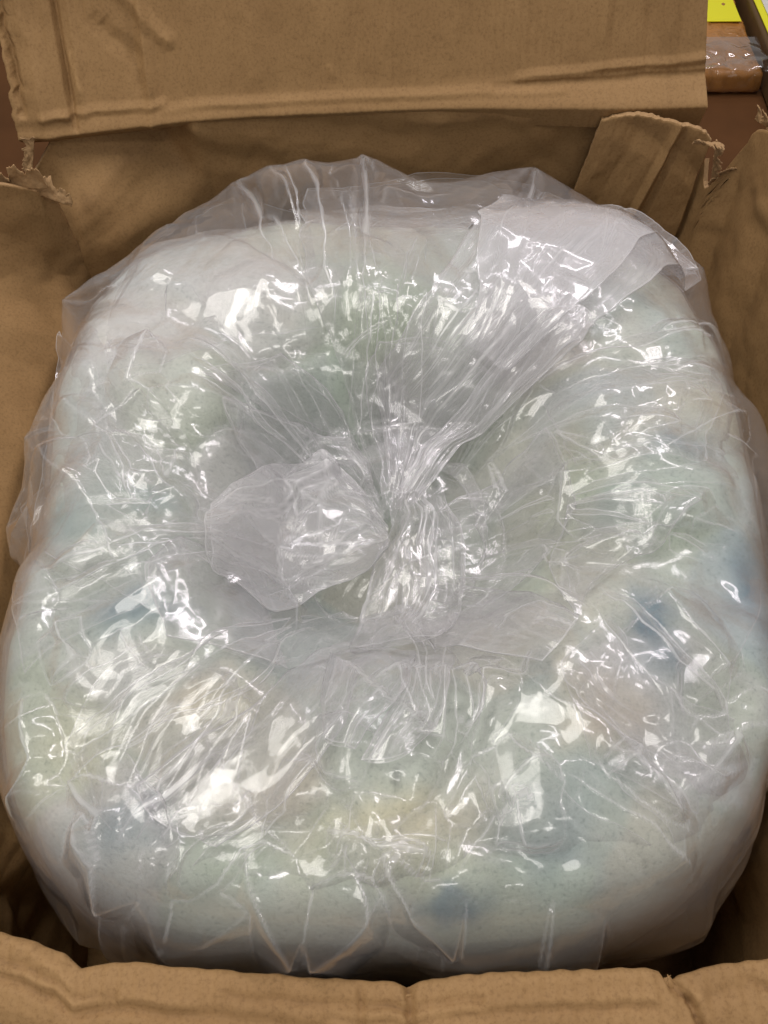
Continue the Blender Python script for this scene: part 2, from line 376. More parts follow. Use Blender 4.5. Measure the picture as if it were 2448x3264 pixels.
# ================================================================== padding (heap inside the bag)
KX, KY = .006, -.002
def outline(th):
    a, bf, bb, e = .283, .285, .352, 3.4
    c, s = np.cos(th), np.sin(th)
    b = np.where(s < 0, bf, bb)
    e = np.where(s < 0, 2.75, e)
    r = (np.abs(c / a) ** e + np.abs(s / b) ** e) ** (-1 / e)
    r = r * (1 + .018 * np.sin(3 * th + 1) + .012 * np.sin(5 * th + .6))
    r = r + .010 * np.exp(-((th - R(128)) / .30) ** 2) + .030 * np.exp(-((th - R(44)) / .30) ** 2)
    return r
def wrap(th): return (th + math.pi) % (2 * math.pi) - math.pi
LOBES = [(R(20), .018), (R(95), .010), (R(150), .016), (R(-150), .016), (R(-95), .014), (R(-45), .018)]
_rs = np.random.RandomState(12)
CLP = np.array([(i * .098 + (j % 2) * .049 + _rs.uniform(-.03, .03), j * .085 + _rs.uniform(-.028, .028)) for i in range(-4, 5) for j in range(-4, 6)])
CLH = _rs.uniform(-1, 1, len(CLP)); CLK = _rs.randint(0, 6, len(CLP))
def clumps(x, y):
    """nearest and second nearest clump of wadding"""
    xw = x + .010 * fbm(x * 22, y * 22, 131, 3); yw = y + .010 * fbm(x * 22 + 40, y * 22, 135, 3)
    d = np.stack([np.hypot(xw - px_, yw - py_) for px_, py_ in CLP], -1)
    i1 = d.argmin(-1); d1 = np.take_along_axis(d, i1[..., None], -1)[..., 0]
    np.put_along_axis(d, i1[..., None], 9, -1); return i1, d1, d.min(-1)
def Hfun(x, y):
    dx, dy = x - KX, y - KY
    th = np.arctan2(dy, dx); r = np.hypot(dx, dy); ro = outline(th); s = r / ro
    lob = sum(a * np.exp(-(wrap(th - t) / .33) ** 2) for t, a in LOBES)
    crown = .320 + .012 * np.sin(th + R(60)) * 0
    hin = .195 + (crown - .195) * sstep(.02, .56, s)
    s0 = .64 + .16 * sstep(.1, -.7, np.sin(th)); q = np.clip((s - s0) / (1 - s0), 0, 1)
    hout = .06 + (crown - .06) * np.maximum(1 - q ** 3.4, 0) ** (1 / 2.8)
    h = np.where(s < .50, hin, np.minimum(hin, hout) * sstep(.5, .62, s) + hin * (1 - sstep(.5, .62, s)))
    bulk = sstep(.15, .45, s) * (1 - sstep(.85, 1, s))
    h = h + (lob - .005) * bulk + 0.016 * fbm(x * 10, y * 10, 91, 3) * bulk + .003 * fbm(x * 45, y * 45, 95, 3) * bulk
    i1, d1, d2 = clumps(x, y)
    h = h + bulk * (.004 * CLH[i1] * sstep(0, .025, d2 - d1) - .0042 * np.exp(-((d2 - d1) / .013) ** 2) * sstep(-.2, .4, fbm(x * 9, y * 9, 141, 2)))
    return np.where(s > 1, .06 - .0 * s, h)
GX = np.linspace(-.36, .36, 361); GY = np.linspace(-.36, .42, 391)
gx, gy = np.meshgrid(GX, GY, indexing='ij'); HG = Hfun(gx, gy)
for _ in range(2):
    HG[1:-1, 1:-1] = (HG[1:-1, 1:-1] * 4 + HG[:-2, 1:-1] + HG[2:, 1:-1] + HG[1:-1, :-2] + HG[1:-1, 2:]) / 8
HGx, HGy = np.gradient(HG, GX[1] - GX[0], GY[1] - GY[0])
def look(G, x, y):
    u = np.clip((x - GX[0]) / (GX[1] - GX[0]), 0, len(GX) - 1.001); v = np.clip((y - GY[0]) / (GY[1] - GY[0]), 0, len(GY) - 1.001)
    i = u.astype(int); j = v.astype(int); fu = u - i; fv = v - j
    return (G[i, j] * (1 - fu) + G[i + 1, j] * fu) * (1 - fv) + (G[i, j + 1] * (1 - fu) + G[i + 1, j + 1] * fu) * fv

# padding mesh: polar rows from centre out and down
def profile_rows(th, M, off=0.0, zend=.03):
    ro = outline(th); s = np.r_[np.linspace(0, .7, 60), np.linspace(.71, 1.0, 140)]
    X = KX + np.cos(th)[:, None] * ro[:, None] * s[None]; Y = KY + np.sin(th)[:, None] * ro[:, None] * s[None]
    Z = look(HG, X, Y); Z[:, -1] = .06
    # below the equator: tuck in
    X2 = KX + np.cos(th)[:, None] * (ro[:, None] * np.array([.995, .98, .96])[None]); Y2 = KY + np.sin(th)[:, None] * (ro[:, None] * np.array([.995, .98, .96])[None])
    Z2 = np.broadcast_to(np.array([.05, .035, zend])[None], X2.shape)
    Q = np.stack([np.c_[X, X2], np.c_[Y, Y2], np.c_[Z, Z2]], -1)
    out = np.zeros((M, len(th), 3))
    for j in range(len(th)):
        d = np.r_[0, np.cumsum(np.linalg.norm(np.diff(Q[j], axis=0), axis=1))]; t = np.linspace(0, d[-1], M)
        for k in range(3): out[:, j, k] = np.interp(t, d, Q[j][:, k])
    return out
th = np.linspace(-math.pi, math.pi, 640, endpoint=False)
PP = profile_rows(th, 280)
SPOTS = [  # x, y, radius x, radius y, kind, strength
    (-.153, -.092, .030, .016, 'blue', .75), (-.215, -.024, .028, .02, 'teal', .55), (.168, -.095, .016, .030, 'blue', .95), (.250, -.076, .030, .05, 'blue', .9),
    (.032, -.253, .019, .008, 'blue', 1.0), (.096, -.137, .012, .02, 'blue', .4), (-.157, .002, .02, .012, 'teal', .6), (.122, -.150, .025, .022, 'orange', .75),
    (.010, -.222, .05, .018, 'cream', .8), (.050, -.205, .018, .02, 'orange', .45), (.08, -.225, .04, .025, 'blue', .35), (-.139, -.211, .025, .014, 'blue', .5), (.205, .035, .016, .012, 'blue', .5),
    (.25, .075, .05, .03, 'cream', .6), (-.175, -.175, .03, .03, 'cream', .55), (-.1, -.15, .03, .012, 'cream', .5), (.003, -.196, .004, .008, 'dark', .7), (.04, -.155, .006, .005, 'dark', .5),
    (-.16, -.128, .03, .02, 'pale', .6), (.11, -.19, .03, .02, 'blue', .25), (-.19, .15, .07, .09, 'pale', .9), (-.11, .22, .06, .05, 'pale', .8), (.0, .17, .07, .06, 'green', .6), (.14, .03, .02, .05, 'green', .5), (.135, .055, .02, .02, 'orange', .35),
    (.20, -.15, .03, .03, 'green', .4), (-.06, -.235, .04, .02, 'green', .4), (-.05, -.19, .02, .015, 'orange', .3), (.19, -.02, .03, .03, 'green', .5)]
CO = dict(blue=(.09, .18, .24), teal=(.17, .34, .33), orange=(.56, .46, .33), cream=(.64, .59, .38), dark=(.07, .09, .07), pale=(.70, .69, .67), green=(.38, .49, .31))
xx, yy, zz_ = PP[..., 0], PP[..., 1], PP[..., 2]
colr = np.zeros(PP.shape); colr[:] = (.44, .485, .425)
nz = fbm(xx * 16, yy * 16, 101, 4)[..., None]
colr = colr * (1 + .10 * nz)
nb = sstep(.15, .6, fbm(xx * 20 + 5, yy * 20, 105, 3))[..., None]; colr = colr * (1 - .35 * nb) + np.array((.42, .50, .48)) * .35 * nb
nb = sstep(.2, .6, fbm(xx * 15 - 9, yy * 15, 109, 3))[..., None]; colr = colr * (1 - .5 * nb) + np.array((.60, .58, .49)) * .5 * nb
i1, d1, d2 = clumps(xx, yy)
CT = np.array([(.47, .52, .43), (.44, .50, .44), (.52, .51, .41), (.55, .55, .51), (.42, .48, .45), (.47, .53, .40)]) * 1.06
kk_ = (.7 * sstep(0, .012, d2 - d1))[..., None]; colr = colr * (1 - kk_) + colr / np.array((.455, .50, .42)) * CT[CLK[i1]] * .98 * kk_
wx = xx + .012 * fbm(xx * 40, yy * 40, 111, 3); wy = yy + .012 * fbm(xx * 40, yy * 40, 115, 3)
for (sx, sy, rx, ry_, k, st) in SPOTS:
    a = (st * np.exp(-(((wx - sx) / rx) ** 2 + ((wy - sy) / ry_) ** 2) ** 1.2))[..., None]
    a = np.clip(a * (1.3 if k in ('blue', 'teal') else 1.0), 0, 1) * (.75 + .4 * fbm(xx * 60, yy * 60, 121, 3))[..., None]; colr = colr * (1 - a) + np.array(CO[k]) * a
m, nt, out = new_mat('mottled_padding'); L = nt.links.new
at = N(nt, 'ShaderNodeAttribute', attribute_name='stain'); tc = N(nt, 'ShaderNodeTexCoord')
n1 = N(nt, 'ShaderNodeTexNoise', i_Scale=330.0, i_Detail=4.0, i_Roughness=.75); L(tc.outputs['Object'], n1.inputs['Vector'])
r1 = ramp(nt, n1.outputs[0], [(.33, (.62, .66, .66)), (.46, (.97, .97, .97)), (.7, (1.06, 1.06, 1.06))])
mx = N(nt, 'ShaderNodeMix', data_type='RGBA', blend_type='MULTIPLY'); mx.inputs[0].default_value = .75
L(at.outputs['Color'], mx.inputs['A']); L(r1.outputs[0], mx.inputs['B'])
b = N(nt, 'ShaderNodeBsdfPrincipled', i_Roughness=.9); b.inputs['Specular IOR Level'].default_value = .1
L(mx.outputs['Result'], b.inputs['Base Color'])
bp = N(nt, 'ShaderNodeBump', i_Strength=.4, i_Distance=.002); L(n1.outputs[0], bp.inputs['Height']); L(bp.outputs[0], b.inputs['Normal'])
L(b.outputs[0], out.inputs[0]); PAD = m
me = mesh_from('padding', PP, grid_faces(*PP.shape[:2], True)[:, ::-1])
a = me.color_attributes.new('stain', 'FLOAT_COLOR', 'POINT')
a.data.foreach_set('color', np.concatenate([colr, np.ones(colr.shape[:2] + (1,))], -1).astype(np.float32).ravel())
pad = link('padding', me, None, PAD)
tag(pad, 'pale green-white mottled padding with blue and cream stains wrapped in the clear bag', 'padding')

# ================================================================== clear film
def blur(A, n):
    A = A.copy()
    for _ in range(n):
        A[1:-1, 1:-1] = (A[1:-1, 1:-1] * 2 + A[:-2, 1:-1] + A[2:, 1:-1] + A[1:-1, :-2] + A[1:-1, 2:]) / 6
    return A
HF = blur(np.maximum(HG, 0.255 - 1.5 * np.maximum(0, np.hypot(gx - KX, gy - KY) - .06)), 60)   # film bridges the hollow
HS = np.maximum(blur(HF, 40), .235)
HT = np.maximum(blur(HF, 80), .255)                                                             # loose tails bridge more

from mathutils.geometry import delaunay_2d_cdt
from mathutils import Vector as MV
def tin_raster(w, h, nx, ny, seed, per=False, soft=1):
    """flat triangular facets with random corner heights over a w x h (cells) field -> nx x ny image in -1..1"""
    rs = np.random.RandomState(seed); pts = []; hs = []
    W, Hh = int(math.ceil(w)), int(math.ceil(h))
    for i in range(-2, W + 3):
        for j in range(-2, Hh + 3):
            pts.append((i + rs.uniform(-.1, 1.1), j + rs.uniform(-.1, 1.1))); hs.append(rs.uniform(-1, 1))
    pts = np.array(pts); hs = np.array(hs)
    if per:
        k = (pts[:, 0] >= 0) & (pts[:, 0] < w); p0, h0 = pts[k], hs[k]
        ex = [(p0, h0)]
        for sg in (-1, 1):
            q = p0 + [sg * w, 0]; kk = (q[:, 0] > -3) & (q[:, 0] < w + 3); ex.append((q[kk], h0[kk]))
        pts = np.concatenate([e[0] for e in ex]); hs = np.concatenate([e[1] for e in ex])
    vo, _, fo, ov, _, _ = delaunay_2d_cdt([MV(p) for p in pts], [], [], 0, 1e-6)
    vz = np.array([hs[o[0]] if o else 0 for o in ov]); vp = np.array([v[:] for v in vo])
    img = np.zeros((nx, ny)); px_, py_ = (nx - 1) / w, (ny - 1) / h
    for f in fo:
        A = vp[list(f)] * [px_, py_]; z = vz[list(f)]
        i0, j0 = np.floor(A.min(0)).astype(int); i1, j1 = np.ceil(A.max(0)).astype(int)
        i0, j0 = max(i0, 0), max(j0, 0); i1, j1 = min(i1, nx - 1), min(j1, ny - 1)
        if i1 < i0 or j1 < j0: continue
        X, Y = np.mgrid[i0:i1 + 1, j0:j1 + 1]
        d = (A[1, 1] - A[2, 1]) * (A[0, 0] - A[2, 0]) + (A[2, 0] - A[1, 0]) * (A[0, 1] - A[2, 1])
        if abs(d) < 1e-9: continue
        l0 = ((A[1, 1] - A[2, 1]) * (X - A[2, 0]) + (A[2, 0] - A[1, 0]) * (Y - A[2, 1])) / d
        l1 = ((A[2, 1] - A[0, 1]) * (X - A[2, 0]) + (A[0, 0] - A[2, 0]) * (Y - A[2, 1])) / d
        l2 = 1 - l0 - l1; k = (l0 >= -.001) & (l1 >= -.001) & (l2 >= -.001)
        img[X[k], Y[k]] = (l0 * z[0] + l1 * z[1] + l2 * z[2])[k]
    return blur(img, soft)
def samp(img, u, v):
    """u, v in 0..1"""
    nx, ny = img.shape
    u = np.clip(u, 0, 1) * (nx - 1.001); v = np.clip(v, 0, 1) * (ny - 1.001)
    i = u.astype(int); j = v.astype(int); fu = u - i; fv = v - j
    return (img[i, j] * (1 - fu) + img[i + 1, j] * fu) * (1 - fv) + (img[i, j + 1] * (1 - fu) + img[i + 1, j + 1] * fu) * fv
FX0, FX1, FY0, FY1 = -.34, .34, -.32, .42
def plan_tin(cell, seed, px_=.0009, soft=1):
    w, h = (FX1 - FX0) / cell, (FY1 - FY0) / cell
    img = tin_raster(w, h, int((FX1 - FX0) / px_), int((FY1 - FY0) / px_), seed, soft=soft)
    return lambda x, y: samp(img, (x - FX0) / (FX1 - FX0), (y - FY0) / (FY1 - FY0))
T40, T40b = plan_tin(.060, 1, soft=2), plan_tin(.052, 2, soft=2)
T18, T18b = plan_tin(.026, 3), plan_tin(.024, 4)
T8 = plan_tin(.011, 5)
def radial_tin(nth, ns, seed):
    img = tin_raster(nth, ns, 1500, 420, seed, per=True, soft=1)
    return lambda th, s_: samp(img, (th / (2 * math.pi) + .5) % 1.0, s_ / 1.25)
R1, R2, R3 = radial_tin(17, 2.2, 6), radial_tin(34, 3, 7), radial_tin(22, 2.6, 8)

def ridge(x, y, pts, amp, wid):
    """one sharp fold line through the points"""
    pts = np.array(pts); res = np.zeros(x.shape); pad_ = wid * 1.3
    near = (x > pts[:, 0].min() - pad_) & (x < pts[:, 0].max() + pad_) & (y > pts[:, 1].min() - pad_) & (y < pts[:, 1].max() + pad_)
    if not near.any(): return res
    x, y = x[near], y[near]
    best = np.full(x.shape, 9.0); ub = np.zeros(x.shape); tot = 0; pts = np.array(pts)
    ls = np.linalg.norm(np.diff(pts, axis=0), axis=1); T_ = ls.sum()
    for (p, q, l) in zip(pts[:-1], pts[1:], ls):
        d = (q - p) / l; u = np.clip((x - p[0]) * d[0] + (y - p[1]) * d[1], 0, l)
        dist = np.hypot(x - p[0] - d[0] * u, y - p[1] - d[1] * u)
        k = dist < best; best = np.where(k, dist, best); ub = np.where(k, (tot + u) / T_, ub); tot += l
    env = np.clip(np.minimum(ub, 1 - ub) * 5 + .25, 0, 1)
    w_ = wid * (.6 + .6 * env)
    dd = np.sqrt(best ** 2 + (.0005) ** 2) - .0005
    res[near] = amp * env * np.maximum(0, 1 - dd / w_) ** 1.12
    return res

FOLDS = [
    [(-0.283, 0.139), (-0.238, 0.052), (-0.182, -0.040), (-0.148, -0.081)], [(-0.190, 0.043), (-0.157, -0.000), (-0.132, -0.027)], [(-0.280, 0.227), (-0.268, 0.159)], [(-0.277, 0.056), (-0.276, 0.019)],
    [(-0.126, -0.252), (-0.117, -0.264), (-0.093, -0.262), (-0.050, -0.246)], [(-0.115, -0.237), (-0.082, -0.223), (-0.060, -0.209)], [(-0.028, -0.222), (0.000, -0.231), (0.026, -0.236)], [(-0.026, -0.223), (0.034, -0.229)],
    [(0.091, -0.194), (0.123, -0.212), (0.161, -0.232)], [(0.121, -0.181), (0.139, -0.199), (0.157, -0.213)], [(0.054, -0.206), (0.070, -0.200), (0.075, -0.212)], [(0.074, -0.205), (0.076, -0.230)],
    [(0.138, -0.090), (0.166, -0.134), (0.190, -0.156)], [(0.167, -0.087), (0.188, -0.124), (0.198, -0.139)], [(0.130, -0.058), (0.174, -0.035), (0.215, -0.004)], [(0.120, -0.033), (0.116, -0.069), (0.130, -0.074)],
    [(0.138, 0.031), (0.132, -0.015), (0.141, -0.039)], [(0.182, 0.018), (0.212, 0.040), (0.261, 0.078)], [(0.120, 0.106), (0.163, 0.110), (0.252, 0.144)], [(0.203, 0.134), (0.263, 0.159), (0.295, 0.133)],
    [(0.263, 0.200), (0.288, 0.163), (0.295, 0.133)], [(0.275, 0.119), (0.272, 0.056), (0.266, -0.039)], [(-0.169, -0.198), (-0.110, -0.159), (-0.066, -0.120)], [(-0.160, -0.192), (-0.094, -0.160), (-0.053, -0.131)],
    [(-0.177, -0.157), (-0.174, -0.141), (-0.141, -0.114)], [(-0.207, -0.146), (-0.193, -0.183), (-0.198, -0.207)], [(-0.161, -0.210), (-0.142, -0.230), (-0.144, -0.252)], [(-0.169, -0.196), (-0.143, -0.213), (-0.139, -0.237)],
    [(-0.146, 0.350), (-0.098, 0.316), (-0.065, 0.232)], [(-0.137, 0.350), (-0.174, 0.335), (-0.211, 0.300)], [(-0.082, 0.349), (-0.049, 0.231), (-0.040, 0.165)], [(-0.111, -0.060), (-0.082, -0.070), (-0.060, -0.119)],
    [(-0.197, -0.102), (-0.178, -0.135)], [(-0.077, -0.231), (-0.060, -0.252), (-0.043, -0.273)], [(-0.044, -0.271), (-0.018, -0.259), (-0.002, -0.250)], [(-0.002, -0.231), (0.013, -0.252), (0.044, -0.270)],
    [(0.018, -0.272), (0.064, -0.268), (0.107, -0.270)], [(0.078, -0.266), (0.095, -0.270), (0.122, -0.272)], [(0.175, -0.177), (0.202, -0.164), (0.230, -0.154)], [(0.151, -0.186), (0.175, -0.189), (0.202, -0.164)],
    [(-0.146, 0.034), (-0.152, -0.011)], [(0.037, -0.117), (0.029, -0.161), (0.023, -0.185)], [(0.003, -0.135), (0.013, -0.162), (0.018, -0.172)], [(0.047, -0.136), (0.041, -0.169)],
    [(0.075, -0.127), (0.034, -0.182)], [(0.089, -0.186), (0.060, -0.209)], [(-0.161, -0.259), (-0.146, -0.270)], [(-0.036, -0.184), (-0.049, -0.209), (-0.065, -0.228)],
    [(-0.018, -0.162), (-0.033, -0.197)], [(-0.233, 0.233), (-0.204, 0.256), (-0.168, 0.262)], [(-0.226, 0.082), (-0.189, 0.029), (-0.167, -0.014)], [(-0.174, 0.124), (-0.178, 0.082), (-0.149, 0.063)]]

bag = empty('plastic_bag', (KX, KY, .03))
tag(bag, 'clear crinkled plastic bag gathered at its middle around the padding', 'bag')
BGO = np.array([KX, KY, .03])
def film(name, P, per, mat, crease_fade=None):
    me = mesh_from(name, P - BGO, grid_faces(*P.shape[:2], per)[:, ::-1])
    def turn(A, B_, C_):
        u, v = B_ - A, C_ - B_
        c = (u * v).sum(-1) / np.maximum(np.linalg.norm(u, axis=-1) * np.linalg.norm(v, axis=-1), 1e-12); return np.arccos(np.clip(c, -1, 1))
    k = np.zeros(P.shape[:2]); k[1:-1] = turn(P[:-2], P[1:-1], P[2:])
    if per: k = np.maximum(k, turn(np.roll(P, 1, 1), P, np.roll(P, -1, 1)))
    else: k[:, 1:-1] = np.maximum(k[:, 1:-1], turn(P[:, :-2], P[:, 1:-1], P[:, 2:])); k[:, 0] = k[:, -1] = .6
    k[-1] = .6
    k = np.clip((k - .10) / .45, 0, 1); k[:6] *= .2
    if crease_fade is not None: k = k * crease_fade
    a = me.attributes.new('crease', 'FLOAT', 'POINT'); a.data.foreach_set('value', k.astype(np.float32).ravel())
    return link(name, me, bag, mat)

def film_profile(th, M, zend):
    ro = outline(th); s = np.r_[np.linspace(0.02, .7, 80), np.linspace(.705, 1.0, 160)]
    X = KX + np.cos(th)[:, None] * ro[:, None] * s[None]; Y = KY + np.sin(th)[:, None] * ro[:, None] * s[None]
    Z = look(HF, X, Y); Zr = look(HG, X, Y); k = sstep(.75, .9, s)[None]; Z = np.maximum(Z * (1 - k) + Zr * k, Zr); Z[:, -1] = .06
    Q = np.stack([X, Y, Z], -1); out = np.zeros((M, len(th), 3)); ss = np.zeros((M, len(th)))
    for j in range(len(th)):
        d = np.r_[0, np.cumsum(np.linalg.norm(np.diff(Q[j], axis=0), axis=1))]; t = np.linspace(0, d[-1], M)
        for k_ in range(3): out[:, j, k_] = np.interp(t, d, Q[j][:, k_])
        ss[:, j] = np.interp(t, d, s)
    return out, ss

def skin(name, Nn, M, seed, gap, rad, big, mid, small, folds, tips, tA, tB, rA, rB, mat):
    th = np.linspace(-math.pi, math.pi, Nn, endpoint=False)
    P, ss = film_profile(th, M, .05)
    n_ = normals(P, True)
    if n_[M // 3, :, 2].mean() < 0: n_ = -n_
    n_[:3] = (0, 0, 1)
    for _ in range(8): n_[1:-1] = (n_[:-2] + n_[1:-1] * 2 + n_[2:]) / 4; n_ = (np.roll(n_, 1, 1) + 2 * n_ + np.roll(n_, -1, 1)) / 4
    n_ /= np.linalg.norm(n_, axis=-1, keepdims=True)
    # sample facets in an unrolled plan so that the sides get facets too
    arc = np.cumsum(np.r_[np.zeros((1, Nn)), np.linalg.norm(np.diff(P, axis=0), axis=-1)], 0)
    ux = KX + np.cos(th)[None] * np.minimum(arc, .42) * .80; uy = KY + np.sin(th)[None] * np.minimum(arc, .45) * .86
    T_ = th[None] + 0 * ss
    clus = sstep(-.1, .45, fbm(ux * 11 + seed, uy * 11, seed + 60, 3))       # where the film is crumpled finely
    rear = sstep(.2, .6, np.sin(T_)); side = 1 - (.45 + .35 * rear) * sstep(.78 - .08 * rear, .95 - .05 * rear, ss)
    d = gap + rad * (.35 * np.exp(-(ss / .75) ** 2) + np.exp(-(ss / .40) ** 2)) * (.85 * rA(T_, ss) + .12 * rB(T_, ss) + .7)
    d = d + big * side * (tA(ux, uy) * .5 + .5) + mid * tB(ux, uy) * (.10 + 1.0 * clus) * side + small * T8(ux, uy) * clus * side
    if folds:
        rs = np.random.RandomState(seed); f = np.zeros_like(d)
        for L_ in FOLDS: f = np.maximum(f, ridge(P[..., 0], P[..., 1], L_, rs.uniform(.009, .015), rs.uniform(.010, .018)))
        for q in range(40):                                                    # further straight tension folds running from the knot
            a = rs.uniform(-math.pi, math.pi); r0 = rs.uniform(.03, .12); r1 = r0 + rs.uniform(.08, .17); a1 = a + rs.normal(0, .22)
            f = np.maximum(f, ridge(P[..., 0], P[..., 1], [(KX + r0 * math.cos(a), KY + r0 * math.sin(a)), (KX + r1 * math.cos(a1), KY + r1 * math.sin(a1))], rs.uniform(.004, .009), rs.uniform(.007, .014)))
        for q in range(26):                                                    # short stray creases
            x0, y0 = rs.uniform(-.25, .25), rs.uniform(-.25, .32); a = rs.uniform(0, 6.3); l = rs.uniform(.025, .07)
            f = np.maximum(f, ridge(P[..., 0], P[..., 1], [(x0, y0), (x0 + l * math.cos(a), y0 + l * math.sin(a))], rs.uniform(.002, .0045), rs.uniform(.004, .007)))
        d = d + f * (1 - .75 * rear * sstep(.72, .88, ss))
    P = P + n_ * np.maximum(d, .0008)[..., None]
    for (tx, ty, tz, Rr) in tips:
        t = np.array((tx, ty, tz)); dist = np.linalg.norm(P - t, axis=-1); i, j = np.unravel_index(np.argmin(dist), dist.shape)
        p0 = P[i, j].copy(); dd = np.linalg.norm(P - p0, axis=-1)
        an = np.arctan2(P[..., 2] - p0[2], T_ - T_[i, j])
        k = np.maximum(0, 1 - dd / (Rr * (1 + .35 * np.sin(an * 3 + tx * 40)))) ** 1.5
        P = P + k[..., None] * (t - p0)
    P[..., 1] = np.clip(P[..., 1], -.2865, .392)
    return film(name, P, True, mat, 1 - .6 * sstep(.84, .93, ss))

TIPS = [(-.292, .02, .245, .08), (-.282, .235, .275, .07), (-.195, -.264, .20, .07), (.205, -.262, .20, .09), (.292, -.01, .26, .07), (.14, .374, .305, .13), (-.02, .378, .318, .15), (-.14, .362, .300, .12), (.285, .27, .28, .07)]
skin('outer_film', 1400, 430, 7, .002, .009, .017, .0029, .0008, True, TIPS, T40, T18, R1, R2, FILM)
skin('inner_film', 700, 200, 19, .001, .007, .006, .0005, .0002, False, (), T40b, T18b, R3, R1, FILM)
print('skins', time.time() - T0)

def tail(name, LL, RR, lift, off, seed, pleat=.006, fac=.006, mid=.002, small=.0007, bulge=.0, cs=2.2, ct=9, res=.0017, zend=0, two=True, mat=None, base=None):
    """a flattened length of bag: two layers of film joined along the folded long edges"""
    LL, RR = np.array(LL), np.array(RR)
    ln = max(np.linalg.norm(np.diff(LL, axis=0), axis=1).sum(), np.linalg.norm(np.diff(RR, axis=0), axis=1).sum())
    wd = np.linalg.norm(LL - RR if LL.shape == RR.shape else LL[-1:] - RR[-1:], axis=1).max()
    M, Nt = max(24, int(ln / res)), max(24, int(wd / res))
    A, _ = lerp_poly(LL, M); Bq, _ = lerp_poly(RR, M)
    for q in range(2): A[1:-1] = (A[:-2] + 2 * A[1:-1] + A[2:]) / 4; Bq[1:-1] = (Bq[:-2] + 2 * Bq[1:-1] + Bq[2:]) / 4
    t = np.linspace(0, 1, Nt); s_ = np.linspace(0, 1, M)
    img = tin_raster(ct, cs, 400, 200, seed + 500); img2 = tin_raster(ct * 2.2, cs * 2, 500, 250, seed + 900)
    ax = .5 * (A[-1] + Bq[-1]) - .5 * (A[0] + Bq[0]); ax /= np.linalg.norm(ax)
    layers = []
    for k in ((1, 0) if two else (1,)):
        S_, Tt = np.meshgrid(s_, t, indexing='ij')
        X = A[:, None] * (1 - Tt[..., None]) + Bq[:, None] * Tt[..., None]
        X = X + ax * (bulge * sstep(.3, 1, S_) * np.sin(math.pi * Tt))[..., None]
        x, y = X[..., 0], X[..., 1]
        ew = np.clip(np.minimum(Tt, 1 - Tt) * 6, 0, 1)
        p = samp(img, Tt, S_) * .7 + samp(img2, Tt, S_) * .4
        z = look(HT if base is None else base, x, y) + off + zend * S_ ** 2
        ox, oy = (.013, -.021) if k else (-.017, .011)
        crum = fac * T40(x + ox + seed * .003, y + oy) + mid * T18(x + oy, y + ox) + small * T8(x + ox, y + oy) * sstep(-.1, .5, fbm(x * 14 + seed, y * 14, seed, 2))
        if k: z = z + ew * (lift * (1 - np.abs(2 * Tt - 1) ** 2.5) * sstep(0, .25, S_) * (1 - .5 * S_)) + (.35 + .65 * ew) * (pleat * (1.25 - .7 * S_) * p + crum)
        else: z = z + (.35 + .65 * ew) * .55 * (pleat * p + crum * .8) - .003 * ew
        X = X + sstep(.05, .3, S_)[..., None] * (.0035 * np.stack([T18b(x + seed * .004, y), T18(y * .8, x * .8 + seed * .004)], -1) + .010 * np.stack([T40b(x * .9 + seed * .006, y * .9), T40(y * .8, x * .8 + seed * .007)], -1))
        layers.append(np.concatenate([X, z[..., None]], -1))
    P = np.concatenate([layers[0], layers[1][:, ::-1]], 1) if two else layers[0]
    return film(name, P, two, mat or FILM2)

